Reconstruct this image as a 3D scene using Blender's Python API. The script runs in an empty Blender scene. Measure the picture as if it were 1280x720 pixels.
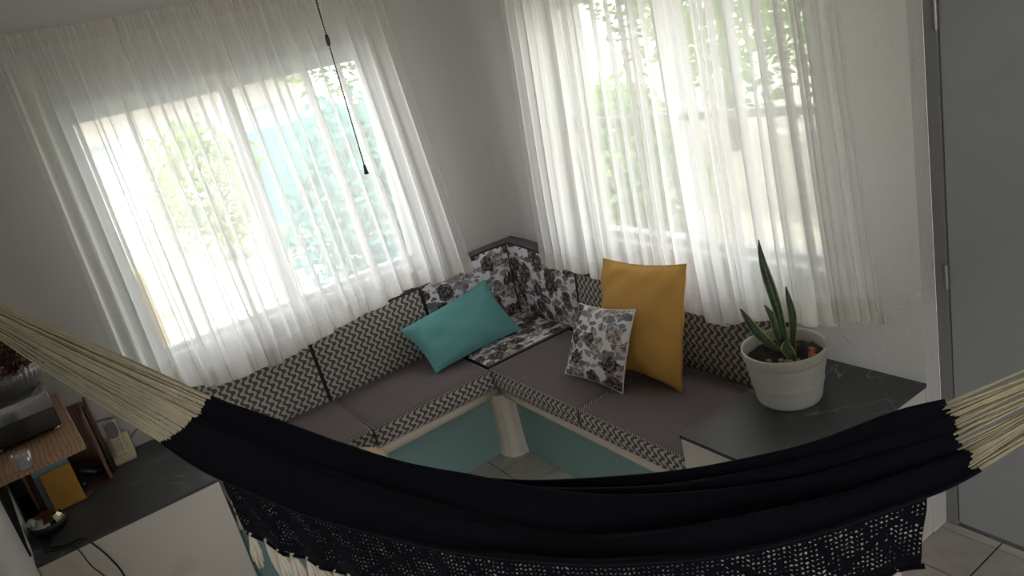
import bpy, bmesh, math, random
import numpy as np
from mathutils import Vector, Matrix

rnd = random.Random(7)
PI = math.pi
sc = bpy.context.scene
COL = sc.collection

# ---------------------------------------------------------------- camera (solved from the photo's vanishing points)
FPX = 930.0
def cdir(p):
    v = np.array([p[0]-640.0, 360.0-p[1], -FPX]); return v/np.linalg.norm(v)
_M = np.stack([cdir((2180, -335)), cdir((38, 186)), -cdir((1305, 3150))], 1)
_U, _S, _Vt = np.linalg.svd(_M)
ROT = _U @ _Vt                                  # world -> camera
CAM = np.array([0.0, 0.0, 1.85])
def ray(p): return ROT.T @ cdir(p)
def onz(p, z): r = ray(p); return CAM + r*((z-CAM[2])/r[2])
def onx(p, x): r = ray(p); return CAM + r*((x-CAM[0])/r[0])
def ony(p, y): r = ray(p); return CAM + r*((y-CAM[1])/r[1])
cd = bpy.data.cameras.new('camera'); cam = bpy.data.objects.new('camera', cd); COL.objects.link(cam)
cd.sensor_width = 36; cd.lens = FPX/1280*36; cd.clip_start = 0.02; cd.clip_end = 300
mw = Matrix([[*ROT.T[i], CAM[i]] for i in range(3)] + [[0, 0, 0, 1]])
cam.matrix_world = mw
sc.camera = cam

# ---------------------------------------------------------------- world, sun, exposure
w = bpy.data.worlds.new('world'); sc.world = w; w.use_nodes = True
nt = w.node_tree; nt.nodes.clear()
wo = nt.nodes.new('ShaderNodeOutputWorld'); bg = nt.nodes.new('ShaderNodeBackground')
bg.inputs[0].default_value = (0.955, 0.975, 1.02, 1); bg.inputs[1].default_value = 4.2
nt.links.new(bg.outputs[0], wo.inputs[0])
sl = bpy.data.lights.new('sun', 'SUN'); sl.energy = 6.5; sl.angle = math.radians(1.5); sl.color = (1, .95, .86)
so = bpy.data.objects.new('sun', sl); COL.objects.link(so)
so.rotation_euler = Vector((0.35, 0.62, -0.9)).to_track_quat('-Z', 'Y').to_euler()
def portal(name, loc, rot, sx, sy):
    l = bpy.data.lights.new(name, 'AREA'); l.shape = 'RECTANGLE'; l.size = sx; l.size_y = sy
    l.cycles.is_portal = True
    o = bpy.data.objects.new(name, l); COL.objects.link(o); o.location = loc; o.rotation_euler = rot
portal('window_portal', (0.835, 3.56, 1.42), (-PI/2, 0, 0), 1.34, 1.1)
portal('side_window_portal', (2.17, 2.1, 1.42), (0, PI/2, 0), 1.1, 1.34)
portal('fill_opening_portal', (-1.30, -2.72, 1.15), (PI/2, 0, 0), 2.3, 2.3)  # portal for the unseen opening added behind the camera for fill light
sc.view_settings.view_transform = 'Standard'; sc.view_settings.look = 'None'
sc.view_settings.gamma = 1.0; sc.view_settings.use_curve_mapping = False
sc.view_settings.exposure = 0.14
sc.cycles.max_bounces = 10; sc.cycles.diffuse_bounces = 6; sc.cycles.transparent_max_bounces = 24
sc.cycles.transmission_bounces = 8; sc.cycles.caustics_reflective = False; sc.cycles.caustics_refractive = False
sc.cycles.sample_clamp_indirect = 6

# ---------------------------------------------------------------- material helpers
class NT:
    def __init__(s, name):
        s.m = bpy.data.materials.new(name); s.m.use_nodes = True; s.t = s.m.node_tree; s.t.nodes.clear()
        s.out = s.t.nodes.new('ShaderNodeOutputMaterial')
    def n(s, typ, ins=None, **kw):
        x = s.t.nodes.new('ShaderNode'+typ)
        for k, v in kw.items(): setattr(x, k, v)
        for k, v in (ins or {}).items():
            if hasattr(v, 'bl_rna') and isinstance(v, bpy.types.NodeSocket): s.t.links.new(v, x.inputs[k])
            else: x.inputs[k].default_value = v
        return x
    def math(s, op, a, b=0.0, c=0.0):
        x = s.n('Math', {0: a, 1: b, 2: c}, operation=op); return x.outputs[0]
    def mix(s, f, a, b):
        x = s.n('Mix', data_type='RGBA')
        for i, v in ((0, f), (6, a), (7, b)):
            if isinstance(v, bpy.types.NodeSocket): s.t.links.new(v, x.inputs[i])
            else: x.inputs[i].default_value = v if i == 0 or len(v) == 4 else (*v, 1)
        return x.outputs[2]
    def ramp(s, f, stops, interp='LINEAR'):
        x = s.n('ValToRGB', {0: f}); r = x.color_ramp; r.interpolation = interp
        while len(r.elements) < len(stops): r.elements.new(0.5)
        for e, (p, c) in zip(r.elements, stops): e.position = p; e.color = (*c, 1) if len(c) == 3 else c
        return x.outputs[0]
    def surf(s, sh): s.t.links.new(sh, s.out.inputs[0]); return s.m
    def coord(s, which='Object'): return s.n('TexCoord').outputs[which]
    def noise(s, vec, scale, detail=3, rough=.5, out='Fac', dist=0.0):
        return s.n('TexNoise', {'Vector': vec, 'Scale': scale, 'Detail': detail, 'Roughness': rough, 'Distortion': dist}).outputs[out]
    def bump(s, h, strength=.3, dist=.01):
        return s.n('Bump', {'Height': h, 'Strength': strength, 'Distance': dist}).outputs[0]
    def pbr(s, col, rough=.6, metal=0.0, normal=None, **kw):
        d = {'Base Color': col if isinstance(col, bpy.types.NodeSocket) else (*col, 1), 'Roughness': rough, 'Metallic': metal}
        if normal is not None: d['Normal'] = normal
        d.update(kw)
        return s.n('BsdfPrincipled', d).outputs[0]

def plain(name, col, rough=.6, metal=0.0, var=.08, scale=30, bump=0.0, bscale=200, **kw):
    t = NT(name); c = t.coord()
    f = t.noise(c, scale)
    col2 = t.mix(f, [max(0, x*(1-var)) for x in col], [min(1, x*(1+var)) for x in col])
    nrm = t.bump(t.noise(c, bscale, 2), bump, .004) if bump else None
    return t.surf(t.pbr(col2, rough, metal, nrm, **kw))

def plaster(name, col, bstr, bscale, stain=0.0):
    t = NT(name); c = t.coord()
    a = t.noise(c, 3.0, 4); b = t.noise(c, bscale, 4, .6); d = t.noise(c, bscale*.25, 2)
    base = t.mix(a, [x*.95 for x in col], col)
    if stain:
        sm = t.ramp(t.noise(c, 5, 5, .7), [(.56, (0, 0, 0)), (.75, (1, 1, 1))])
        base = t.mix(t.math('MULTIPLY', sm, stain), base, (.42, .36, .28))
    h = t.math('ADD', b, d)
    return t.surf(t.pbr(base, .85, 0, t.bump(h, bstr, .01)))

M = {}
M['wall'] = plaster('wall_plaster', (.545, .53, .505), .14, 45)
M['rough_wall'] = plaster('rough_plaster', (.66, .65, .625), .55, 38)
M['ceil'] = plaster('ceiling_paint', (.78, .76, .72), .1, 40)
M['ledge_white'] = plaster('ledge_whitewash', (.68, .64, .57), .3, 30, .5)
M['teal_paint'] = plaster('teal_riser_paint', (.20, .315, .30), .1, 30)
M['white_paint'] = plain('white_frame_paint', (.82, .83, .84), .35, var=.02)
M['door_paint'] = plain('grey_door_paint', (.30, .31, .315), .6, var=.06, scale=8, bump=.15, bscale=300)
M['jamb'] = plain('door_frame_paint', (.19, .19, .185), .6, var=.06)
M['cement'] = plaster('nosing_cement', (.60, .54, .45), .25, 40, .4)
M['brown_fabric'] = plain('brown_canvas', (.150, .122, .126), .9, var=.14, scale=60, bump=.25, bscale=900)
M['brown_trim'] = plain('dark_brown_trim', (.038, .028, .030), .9, var=.1)
M['teal_fabric'] = plain('teal_cotton', (.135, .375, .365), .9, var=.08, scale=18, bump=.2, bscale=700)
M['mustard'] = plain('mustard_cotton', (.58, .32, .075), .9, var=.10, scale=14, bump=.2, bscale=700)
M['hammock'] = plain('black_hammock_cotton', (.0044, .0046, .0085), .95, var=.3, scale=70, bump=.5, bscale=500, **{'Specular IOR Level': .12, 'Sheen Weight': .06, 'Sheen Roughness': .4})
M['cord'] = plain('cream_cotton_cord', (.50, .45, .31), .9, var=.18, scale=40)
M['tassel'] = plain('cream_tassel', (.62, .56, .46), .95, var=.15, scale=80)
M['black_plastic'] = plain('black_plastic', (.012, .012, .014), .35, var=.1)
M['grey_plastic'] = plain('grey_plastic', (.12, .12, .125), .4, var=.1)
M['screen'] = plain('lcd_screen', (.20, .25, .26), .25, var=.05)
M['cream_plastic'] = plain('cream_plastic', (.52, .46, .30), .4, var=.04)
M['key'] = plain('rubber_key', (.28, .25, .17), .5)
M['copper'] = plain('copper_foot', (.55, .28, .16), .3, 1.0)
M['chrome'] = plain('mirror_chrome', (.75, .77, .75), .06, 1.0, var=.02)
M['hinge'] = plain('hinge_metal', (.32, .31, .30), .45, .6)
M['rod'] = plain('brown_rod', (.10, .055, .04), .5)
M['pot'] = plain('grey_pot_plastic', (.48, .475, .43), .55, var=.03, scale=12)
M['pebble'] = plain('tan_pebble', (.32, .20, .12), .8, var=.4, scale=25)
M['brick'] = plain('terracotta_chip', (.42, .12, .06), .85, var=.3)
M['wax'] = plain('candle_wax', (.72, .71, .68), .5, var=.02)
M['yellow_card'] = plain('ochre_card', (.45, .23, .03), .7, var=.08)
M['blue_card'] = plain('blue_grey_card', (.20, .32, .36), .6)
M['paper'] = plain('pages', (.55, .53, .48), .8)
M['dark_red'] = plain('dark_red_leather', (.09, .018, .015), .5, var=.2)
M['wire'] = plain('grey_wire', (.06, .06, .06), .5)
M['black_metal'] = plain('black_iron', (.012, .012, .013), .5, .4)
M['dried'] = plain('dried_flower', (.085, .032, .034), .9, var=.6, scale=60)
M['dried_tan'] = plain('dried_bud', (.24, .13, .06), .9, var=.4, scale=60)
M['straw'] = plain('straw_fibre', (.16, .13, .08), .8, var=.3)
M['bead'] = plain('dark_bead_metal', (.03, .025, .022), .35, .7)

def m_wood(name, c1, c2, scale=9, rough=.5):
    t = NT(name); c = t.coord()
    mp = t.n('Mapping', {'Vector': c, 'Scale': (6, 1.0, 6)}).outputs[0]
    n = t.noise(mp, scale, 5, .6, dist=1.2)
    wv = t.n('TexWave', {'Vector': mp, 'Scale': scale*.4, 'Distortion': 6.0, 'Detail': 3.0}, bands_direction='X').outputs[1]
    f = t.math('MULTIPLY_ADD', wv, .4, t.math('MULTIPLY', n, .6))
    col = t.ramp(f, [(.2, c1), (.75, c2)])
    return t.surf(t.pbr(col, rough, 0, t.bump(f, .08, .003)))
M['wood'] = m_wood('oak_shelf', (.27, .145, .08), (.46, .28, .165))
M['pale_wood'] = m_wood('pale_slab_wood', (.42, .26, .17), (.55, .38, .26), 4)
M['crate_wood'] = m_wood('crate_wood', (.14, .07, .045), (.26, .13, .08), 8)

def m_marble():
    t = NT('dark_grey_marble'); c = t.coord()
    d = t.n('Mapping', {'Vector': c, 'Rotation': (0, 0, .5), 'Scale': (1, 2.2, 1)}).outputs[0]
    n1 = t.noise(d, 1.7, 3, .55, dist=.25)
    v1 = t.math('ABSOLUTE', t.math('SUBTRACT', n1, .5))
    m1 = t.ramp(v1, [(.0, (1, 1, 1)), (.0042, (0, 0, 0))])
    d2 = t.n('Mapping', {'Vector': c, 'Rotation': (0, 0, -.7), 'Location': (3.1, 1.7, 0), 'Scale': (1, 2.6, 1)}).outputs[0]
    n2 = t.noise(d2, 2.3, 2, .5, dist=.2)
    m2 = t.ramp(t.math('ABSOLUTE', t.math('SUBTRACT', n2, .47)), [(.0, (1, 1, 1)), (.004, (0, 0, 0))])
    gate = t.ramp(t.noise(c, 4.5, 2), [(.46, (0, 0, 0)), (.62, (1, 1, 1))])
    v = t.math('MULTIPLY', t.math('MAXIMUM', m1, t.math('MULTIPLY', m2, .8)), gate)
    base = t.mix(t.noise(c, 6, 5, .65), (.044, .045, .048), (.070, .071, .074))
    col = t.mix(t.math('MULTIPLY', v, .6), base, (.45, .45, .44))
    return t.surf(t.pbr(col, .42, 0, t.bump(t.noise(c, 90, 3), .06, .002)))
M['marble'] = m_marble()

def m_wave():      # cream wavy lines on brown, coordinates in metres on the UV map
    t = NT('wavy_print_fabric'); uv = t.coord('UV')
    s = t.n('SeparateXYZ', {0: uv})
    x, y = s.outputs[0], s.outputs[1]
    ph = t.math('MULTIPLY', y, 2*PI/.039)
    wig = t.math('ADD', t.math('SINE', ph), t.math('MULTIPLY', t.math('SINE', t.math('MULTIPLY', ph, 3.0)), .16))
    xx = t.math('ADD', x, t.math('MULTIPLY', wig, .0100))
    st = t.math('SINE', t.math('MULTIPLY', xx, 2*PI/.0335))
    # line width swells along the wave
    th = t.math('MULTIPLY_ADD', wig, -.30, .06)
    f = t.math('MULTIPLY_ADD', t.math('SUBTRACT', st, th), 2.6, .5)
    cl = t.n('Clamp', {0: f}).outputs[0]
    dk = t.mix(t.noise(uv, 500, 2), (.085, .070, .067), (.115, .098, .092))
    col = t.mix(cl, dk, (.48, .455, .41))
    return t.surf(t.pbr(col, .9, 0, t.bump(t.noise(uv, 900, 2), .2, .002)))
M['wave'] = m_wave()

def m_floral(name, light):
    t = NT(name); uv = t.coord('UV')
    warp = t.n('VectorMath', {0: t.n('TexNoise', {'Vector': uv, 'Scale': 34.0, 'Detail': 3.0}).outputs['Color'], 1: (.5, .5, .5)}, operation='SUBTRACT').outputs[0]
    wv = t.n('VectorMath', {0: warp, 3: .034}, operation='SCALE').outputs[0]
    p = t.n('VectorMath', {0: uv, 1: wv}, operation='ADD').outputs[0]
    vo = t.n('TexVoronoi', {'Vector': p, 'Scale': 11.0, 'Randomness': 1.0}, voronoi_dimensions='2D', feature='F1')
    dist, rcol = vo.outputs['Distance'], vo.outputs['Color']
    rs = t.n('SeparateColor', {0: rcol})
    rad = t.math('MULTIPLY_ADD', rs.outputs[0], .22, .30)
    rose = t.n('Clamp', {0: t.math('MULTIPLY', t.math('SUBTRACT', rad, dist), 30)}).outputs[0]
    vp = t.n('TexVoronoi', {'Vector': p, 'Scale': 54.0, 'Randomness': 1.0}, voronoi_dimensions='2D', feature='F1')
    rings = t.math('SINE', t.math('MULTIPLY', dist, 38))
    pet = t.math('ADD', t.math('MULTIPLY', vp.outputs['Distance'], .9), t.math('MULTIPLY', rings, .10))
    dark = t.ramp(pet, [(.10, (.030, .020, .022)), (.40, (.085, .06, .057)), (.75, (.30, .25, .23))])
    pale = t.ramp(pet, [(.10, (.16, .12, .11)), (.40, (.38, .32, .29)), (.75, (.62, .57, .54))])
    pick = t.ramp(rs.outputs[1], [(.0, (0, 0, 0)), (light, (0, 0, 0)), (light+.01, (1, 1, 1))])
    rc = t.mix(pick, dark, pale)
    # leaves
    mp = t.n('Mapping', {'Vector': p, 'Rotation': (0, 0, .8), 'Scale': (1, 1.9, 1), 'Location': (.3, .13, 0)}).outputs[0]
    vl = t.n('TexVoronoi', {'Vector': mp, 'Scale': 17.0}, voronoi_dimensions='2D')
    ls = t.n('SeparateColor', {0: vl.outputs['Color']})
    leaf = t.n('Clamp', {0: t.math('MULTIPLY', t.math('SUBTRACT', t.math('MULTIPLY_ADD', ls.outputs[0], .40, .19), vl.outputs['Distance']), 25)}).outputs[0]
    lc = t.mix(ls.outputs[1], (.13, .135, .15), (.33, .34, .37))
    base = t.mix(t.noise(uv, 40, 2), (.68, .675, .70), (.78, .775, .80))
    vs_ = t.n('TexVoronoi', {'Vector': p, 'Scale': 24.0, 'Randomness': 1.0}, voronoi_dimensions='2D')
    ss = t.n('SeparateColor', {0: vs_.outputs['Color']})
    sm_ = t.n('Clamp', {0: t.math('MULTIPLY', t.math('SUBTRACT', t.math('MULTIPLY_ADD', ss.outputs[0], .62, -.14), vs_.outputs['Distance']), 25)}).outputs[0]
    scol = t.mix(t.n('Clamp', {0: t.math('MULTIPLY', vp.outputs['Distance'], 1.6)}).outputs[0], (.05, .032, .032), t.mix(ss.outputs[1], (.20, .15, .14), (.50, .45, .43)))
    col = t.mix(rose, t.mix(sm_, t.mix(leaf, base, lc), scol), rc)
    return t.surf(t.pbr(col, .9, 0, t.bump(t.noise(uv, 600, 2), .15, .002)))
M['floral'] = m_floral('floral_print_fabric', .72)
M['floral_light'] = m_floral('pale_floral_print_fabric', .34)

def m_sheer(name, trans, tint=(.9, .9, .88), refl=.42):
    # woven voile: the slant of the cloth to the ray sets how much thread it meets
    t = NT(name); uv = t.coord('UV')
    thr = t.noise(t.n('Mapping', {'Vector': uv, 'Scale': (240, 6, 1)}).outputs[0], 1.0, 2)
    base = t.math('MULTIPLY_ADD', thr, .20, trans-.10)
    g = t.n('NewGeometry')
    dt = t.n('VectorMath', {0: g.outputs['Normal'], 1: g.outputs['Incoming']}, operation='DOT_PRODUCT').outputs['Value']
    cs = t.math('MAXIMUM', t.math('ABSOLUTE', dt), .22)
    f = t.math('POWER', base, t.math('DIVIDE', .92, cs))
    tr = t.n('BsdfTransparent', {0: (1, 1, 1, 1)}).outputs[0]
    tl = t.n('BsdfTranslucent', {0: (*tint, 1)}).outputs[0]
    df = t.n('BsdfDiffuse', {0: (*tint, 1)}).outputs[0]
    a = t.n('MixShader', {0: refl, 1: tl, 2: df}).outputs[0]
    b = t.n('MixShader', {0: f, 1: a, 2: tr}).outputs[0]
    return t.surf(b)
M['sheer'] = m_sheer('sheer_voile', .365, (.95, .945, .925), .30)
M['hem'] = m_sheer('sheer_hem', .38, (.92, .90, .85), .35)

def m_glass(name, tint, gloss, rough=.02, op=0.0):
    t = NT(name)
    lw = t.n('LayerWeight', {0: .25}).outputs[1]
    f = t.math('MULTIPLY_ADD', lw, .5, gloss)
    tr = t.n('BsdfTransparent', {0: (*tint, 1)}).outputs[0]
    gl = t.n('BsdfGlossy', {0: (1, 1, 1, 1), 'Roughness': rough}).outputs[0]
    o = t.n('MixShader', {0: f, 1: tr, 2: gl}).outputs[0]
    if op:
        df = t.n('BsdfDiffuse', {0: (.6, .6, .6, 1)}).outputs[0]
        o = t.n('MixShader', {0: op, 1: o, 2: df}).outputs[0]
    return t.surf(o)
M['pane'] = m_glass('window_glass', (.97, .965, .97), .02)
M['acrylic'] = m_glass('clear_acrylic', (.80, .80, .80), .06, .08, .06)
M['ribbed'] = m_glass('ribbed_glass', (.62, .62, .60), .12, .08, .10)
M['cupglass'] = m_glass('cup_glass', (.9, .9, .9), .08)
M['crystal'] = m_glass('crystal_glass', (.9, .92, .9), .35, .03, .1)
def m_mirror():
    t = NT('iridescent_mirror'); c = t.coord()
    col = t.ramp(t.noise(c, 22, 2), [(.3, (.75, .8, .55)), (.5, (.55, .50, .38)), (.65, (.35, .85, .95))])
    return t.surf(t.pbr(col, .08, 1.0))
M['irid'] = m_mirror()
def m_soil():
    t = NT('potting_soil'); c = t.coord(); n = t.noise(c, 60, 5, .7)
    return t.surf(t.pbr(t.ramp(n, [(.3, (.006, .005, .004)), (.7, (.045, .034, .026))]), .95, 0, t.bump(n, .9, .02)))
M['soil'] = m_soil()
def m_leaf_snake():
    t = NT('snake_plant_leaf'); uv = t.coord('UV'); s = t.n('SeparateXYZ', {0: uv})
    e = t.math('ABSOLUTE', t.math('SUBTRACT', s.outputs[0], .5))
    edge = t.ramp(e, [(.36, (0, 0, 0)), (.41, (1, 1, 1))])
    bands = t.noise(t.n('Mapping', {'Vector': uv, 'Scale': (2, 26, 1)}).outputs[0], 1.0, 3)
    core = t.ramp(bands, [(.35, (.012, .030, .016)), (.65, (.06, .11, .05))])
    return t.surf(t.pbr(t.mix(edge, core, (.34, .36, .13)), .4))
M['snake'] = m_leaf_snake()
def m_tile():
    t = NT('beige_floor_tile'); c = t.coord('Object')
    oi = t.n('ObjectInfo').outputs['Random']
    n = t.noise(c, 14, 5, .65)
    col = t.ramp(n, [(.3, (.40, .375, .34)), (.7, (.54, .51, .47))])
    col = t.mix(t.math('MULTIPLY', oi, .25), col, (.30, .25, .20))
    return t.surf(t.pbr(col, .45, 0, t.bump(n, .1, .003)))
M['tile'] = m_tile()
M['grout'] = plain('dark_grout', (.060, .045, .035), .9, var=.3)
def m_foliage(name, c1, c2):
    t = NT(name); c = t.coord(); n = t.noise(c, 2.5, 4)
    col = t.ramp(n, [(.3, c1), (.7, c2)])
    df = t.pbr(col, .55)
    tl = t.n('BsdfTranslucent', {0: col}).outputs[0]
    return t.surf(t.n('MixShader', {0: .35, 1: df, 2: tl}).outputs[0])
M['leaf_green'] = m_foliage('tree_leaf', (.10, .23, .05), (.32, .48, .15))
M['leaf_teal'] = m_foliage('bluish_leaf', (.07, .28, .24), (.20, .46, .41))
M['leaf_yellow'] = m_foliage('yellowish_leaf', (.22, .32, .09), (.48, .54, .22))
M['bark'] = plain('tree_bark', (.12, .08, .055), .9, var=.3)
M['gravel'] = plain('pale_gravel_ground', (.42, .40, .33), .95, var=.2, scale=5)
M['house'] = plain('white_house_wall', (.80, .79, .76), .8, var=.03)
M['roof_tile'] = plain('terracotta_roof', (.52, .27, .17), .8, var=.15)
M['house_glass'] = plain('house_window', (.50, .55, .58), .2)
M['pool_tile'] = plain('pool_water', (.16, .42, .62), .05, var=.25, scale=6, bump=.3, bscale=18)
M['yellow_paint'] = plain('yellow_post_paint', (.80, .52, .05), .5)
M['teal_wall'] = plain('turquoise_garden_wall', (.22, .56, .54), .8, var=.08, scale=4)

# ---------------------------------------------------------------- geometry helpers
class MB:
    def __init__(s): s.v = []; s.f = []; s.m = []; s.uv = {}
    def add(s, verts, faces, mi=0, uvs=None):
        b = len(s.v); s.v += [tuple(map(float, q)) for q in verts]
        for i, fc in enumerate(faces):
            if uvs is not None: s.uv[len(s.f)] = [uvs[k] for k in fc]
            s.f.append([b+k for k in fc]); s.m.append(mi)
        return s
    def box(s, lo, hi, mi=0):
        x0, y0, z0 = lo; x1, y1, z1 = hi
        return s.add([(x0,y0,z0),(x1,y0,z0),(x1,y1,z0),(x0,y1,z0),(x0,y0,z1),(x1,y0,z1),(x1,y1,z1),(x0,y1,z1)],
                     [(0,3,2,1),(4,5,6,7),(0,1,5,4),(1,2,6,5),(2,3,7,6),(3,0,4,7)], mi)
    def tube(s, pts, r, n=8, mi=0, cap=True):
        P = [Vector(p) for p in pts]; k = len(P); rr = r if isinstance(r, (list, tuple)) else [r]*k
        ring = []; up = None
        for i in range(k):
            t = (P[min(i+1, k-1)]-P[max(i-1, 0)]).normalized()
            if up is None: up = Vector((0, 0, 1)) if abs(t.z) < .9 else Vector((1, 0, 0))
            a = t.cross(up)
            if a.length < 1e-6: a = t.cross(Vector((1, 0, 0)))
            a.normalize(); b = a.cross(t).normalized(); up = b
            ring.append([P[i]+(a*math.cos(2*PI*j/n)+b*math.sin(2*PI*j/n))*rr[i] for j in range(n)])
        vs = [q for rg in ring for q in rg]
        fs = [(i*n+j, i*n+(j+1) % n, (i+1)*n+(j+1) % n, (i+1)*n+j) for i in range(k-1) for j in range(n)]
        if cap: fs += [tuple(range(n-1, -1, -1)), tuple((k-1)*n+j for j in range(n))]
        return s.add(vs, fs, mi)
    def lathe(s, prof, n=32, c=(0, 0, 0), mi=0, mod=None):
        vs = []
        for (r, z) in prof:
            for j in range(n):
                a = 2*PI*j/n; q = r*(mod(a, z) if mod else 1)
                vs.append((c[0]+q*math.cos(a), c[1]+q*math.sin(a), c[2]+z))
        fs = [(i*n+j, i*n+(j+1) % n, (i+1)*n+(j+1) % n, (i+1)*n+j) for i in range(len(prof)-1) for j in range(n)]
        return s.add(vs, fs, mi)
    def grid(s, fn, nu, nv, mi=0, uvfn=None):
        vs = []; uvs = []
        for i in range(nu+1):
            for j in range(nv+1):
                vs.append(fn(i/nu, j/nv)); uvs.append(uvfn(i/nu, j/nv) if uvfn else (i/nu, j/nv))
        fs = [(i*(nv+1)+j, (i+1)*(nv+1)+j, (i+1)*(nv+1)+j+1, i*(nv+1)+j+1) for i in range(nu) for j in range(nv)]
        return s.add(vs, fs, mi, uvs)
    def mesh(s, name, mats, smooth=False):
        me = bpy.data.meshes.new(name); me.from_pydata(s.v, [], s.f)
        for m in (mats if isinstance(mats, (list, tuple)) else [mats]): me.materials.append(M[m])
        me.polygons.foreach_set('material_index', s.m)
        if s.uv:
            ul = me.uv_layers.new(name='UVMap')
            for p in me.polygons:
                u = s.uv.get(p.index)
                if u:
                    for li, q in zip(p.loop_indices, u): ul.data[li].uv = q
        if smooth: me.polygons.foreach_set('use_smooth', [True]*len(me.polygons))
        me.update(); return me
    def build(s, name, mats, parent=None, smooth=False, bevel=0, seg=2, solid=0, subsurf=0):
        return link(name, s.mesh(name, mats, smooth), parent, bevel, seg, solid, subsurf)

def link(name, me, parent=None, bevel=0, seg=2, solid=0, subsurf=0):
    o = bpy.data.objects.new(name, me); COL.objects.link(o)
    if parent: o.parent = parent
    if solid:
        m = o.modifiers.new('solid', 'SOLIDIFY'); m.thickness = solid; m.offset = 0
    if bevel:
        m = o.modifiers.new('bevel', 'BEVEL'); m.width = bevel; m.segments = seg; m.limit_method = 'ANGLE'
    if subsurf:
        m = o.modifiers.new('sub', 'SUBSURF'); m.levels = subsurf; m.render_levels = subsurf
    return o
def empty(name, loc=(0, 0, 0), rz=0):
    o = bpy.data.objects.new(name, None); COL.objects.link(o); o.location = loc; o.rotation_euler = (0, 0, rz)
    o.empty_display_size = .05; return o
def tag(o, label, cat, group=None, kind=None):
    o['label'] = label; o['category'] = cat
    if group: o['group'] = group
    if kind: o['kind'] = kind
    return o
def struct(o): o['kind'] = 'structure'; return o
def bx(name, lo, hi, mat, parent=None, bevel=0, seg=2):
    return MB().box(lo, hi).build(name, mat, parent, bevel=bevel, seg=seg)
def lerp(a, b, t): return a+(b-a)*t
def sm(t): t = max(0, min(1, t)); return t*t*(3-2*t)
def interp(x, pts):
    xs = [p[0] for p in pts]; return float(np.interp(x, xs, [p[1] for p in pts]))

# ---------------------------------------------------------------- the room
XB, YA, H = 2.03, 3.42, 2.58          # wall_right plane, wall_back plane, ceiling
WT = 0.16
THC = math.radians(4.2)               # the left wall is a little out of square
P0 = (-.437, 2.775)
def wc(y): return P0[0]-(y-P0[1])*math.tan(THC)
WA = (.17, 1.50, .90, 1.955)          # window in the back wall x0,x1,z0,z1
WB = (1.44, 2.76, .905, 1.955)        # window in the right wall y0,y1,z0,z1
mb = MB()
x0, x1, z0, z1 = WA
for lo, hi in (((-.8, YA, 0), (x0, YA+WT, H)), ((x1, YA, 0), (XB+WT, YA+WT, H)),
               ((x0, YA, 0), (x1, YA+WT, z0)), ((x0, YA, z1), (x1, YA+WT, H))): mb.box(lo, hi)
struct(mb.build('wall_back', 'wall'))
mb = MB(); y0, y1, z0, z1 = WB; YE = 1.158
for lo, hi in (((XB, y1, 0), (XB+WT, YA, H)), ((XB, YE, 0), (XB+WT*.47, y0, H)), ((XB, y0, 0), (XB+WT, y1, z0)), ((XB, y0, z1), (XB+WT, y1, H))): mb.box(lo, hi)
mb.box((XB+WT*.47, YE+.04, 0), (XB+WT, y0, H))
o = struct(mb.build('wall_right', 'rough_wall'))
XD = 2.105
struct(bx('wall_door_side', (XD, -2.6, 0), (XD+.15, .30, H), 'wall'))
struct(bx('wall_above_door', (XD, .30, 2.10), (XD+.15, YE, H), 'wall'))
mb = MB(); ye = 1.25
mb.add([(wc(3.6), 3.6, 0), (wc(ye), ye, 0), (wc(ye)-.15, ye, 0), (wc(3.6)-.15, 3.6, 0)] + [(wc(3.6), 3.6, H), (wc(ye), ye, H), (wc(ye)-.15, ye, H), (wc(3.6)-.15, 3.6, H)],
       [(0, 1, 2, 3), (7, 6, 5, 4), (0, 4, 5, 1), (1, 5, 6, 2), (2, 6, 7, 3), (3, 7, 4, 0)])
struct(mb.build('wall_left', 'wall'))
struct(bx('wall_left_return', (-2.6, ye, 0), (wc(ye)-.15, ye+.15, H), 'wall'))
struct(bx('wall_far_left', (-2.75, -2.6, 0), (-2.6, ye+.15, H), 'wall'))
mb = MB()
for lo, hi in (((-2.75, -2.75, 0), (-2.45, -2.6, H)), ((-.15, -2.75, 0), (XD+.15, -2.6, H)), ((-2.45, -2.75, 2.3), (-.15, -2.6, H))): mb.box(lo, hi)  # unseen wide opening left in this wall, sized to let in fill light
struct(mb.build('wall_front', 'wall'))
struct(bx('ceiling', (-2.9, -2.9, H), (2.5, 3.95, H+.15), 'ceil'))
fl = struct(bx('floor', (-2.75, -2.75, -.10), (2.3, 3.6, -.004), 'grout'))
# floor tiles, each its own piece
TS = .195
t_me = MB().box((.003, .003, -.006), (TS-.003, TS-.003, 0)).mesh('tile', 'tile')
ntile = 0
for i in range(-6, 5):
    for j in range(-13, 2):
        tx, ty = 1.29+i*TS, 2.74+j*TS
        if tx > 2.06 and ty > 1.1: continue
        # keep those that lie near the visible floor
        if not (tx > .2 and ty > .1): continue
        o = link('tile', t_me, fl, bevel=0); o.scale[0] = .18 if tx > 2.06 else 1; o.location = (tx, ty, rnd.uniform(-.0006, .0006)); ntile += 1
mb = MB()
for i in range(-20, 5):
    for j in range(-27, 2):
        tx, ty = 1.29+i*TS, 2.74+j*TS
        if tx+TS > 2.16 or tx < -2.7 or ty < -2.6 or (tx > .2 and ty > .1): continue
        mb.box((tx+.003, ty+.003, -.006), (tx+TS-.003, ty+TS-.003, 0))
o = mb.build('tile_field', 'tile', fl); o['kind'] = 'stuff'

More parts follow.
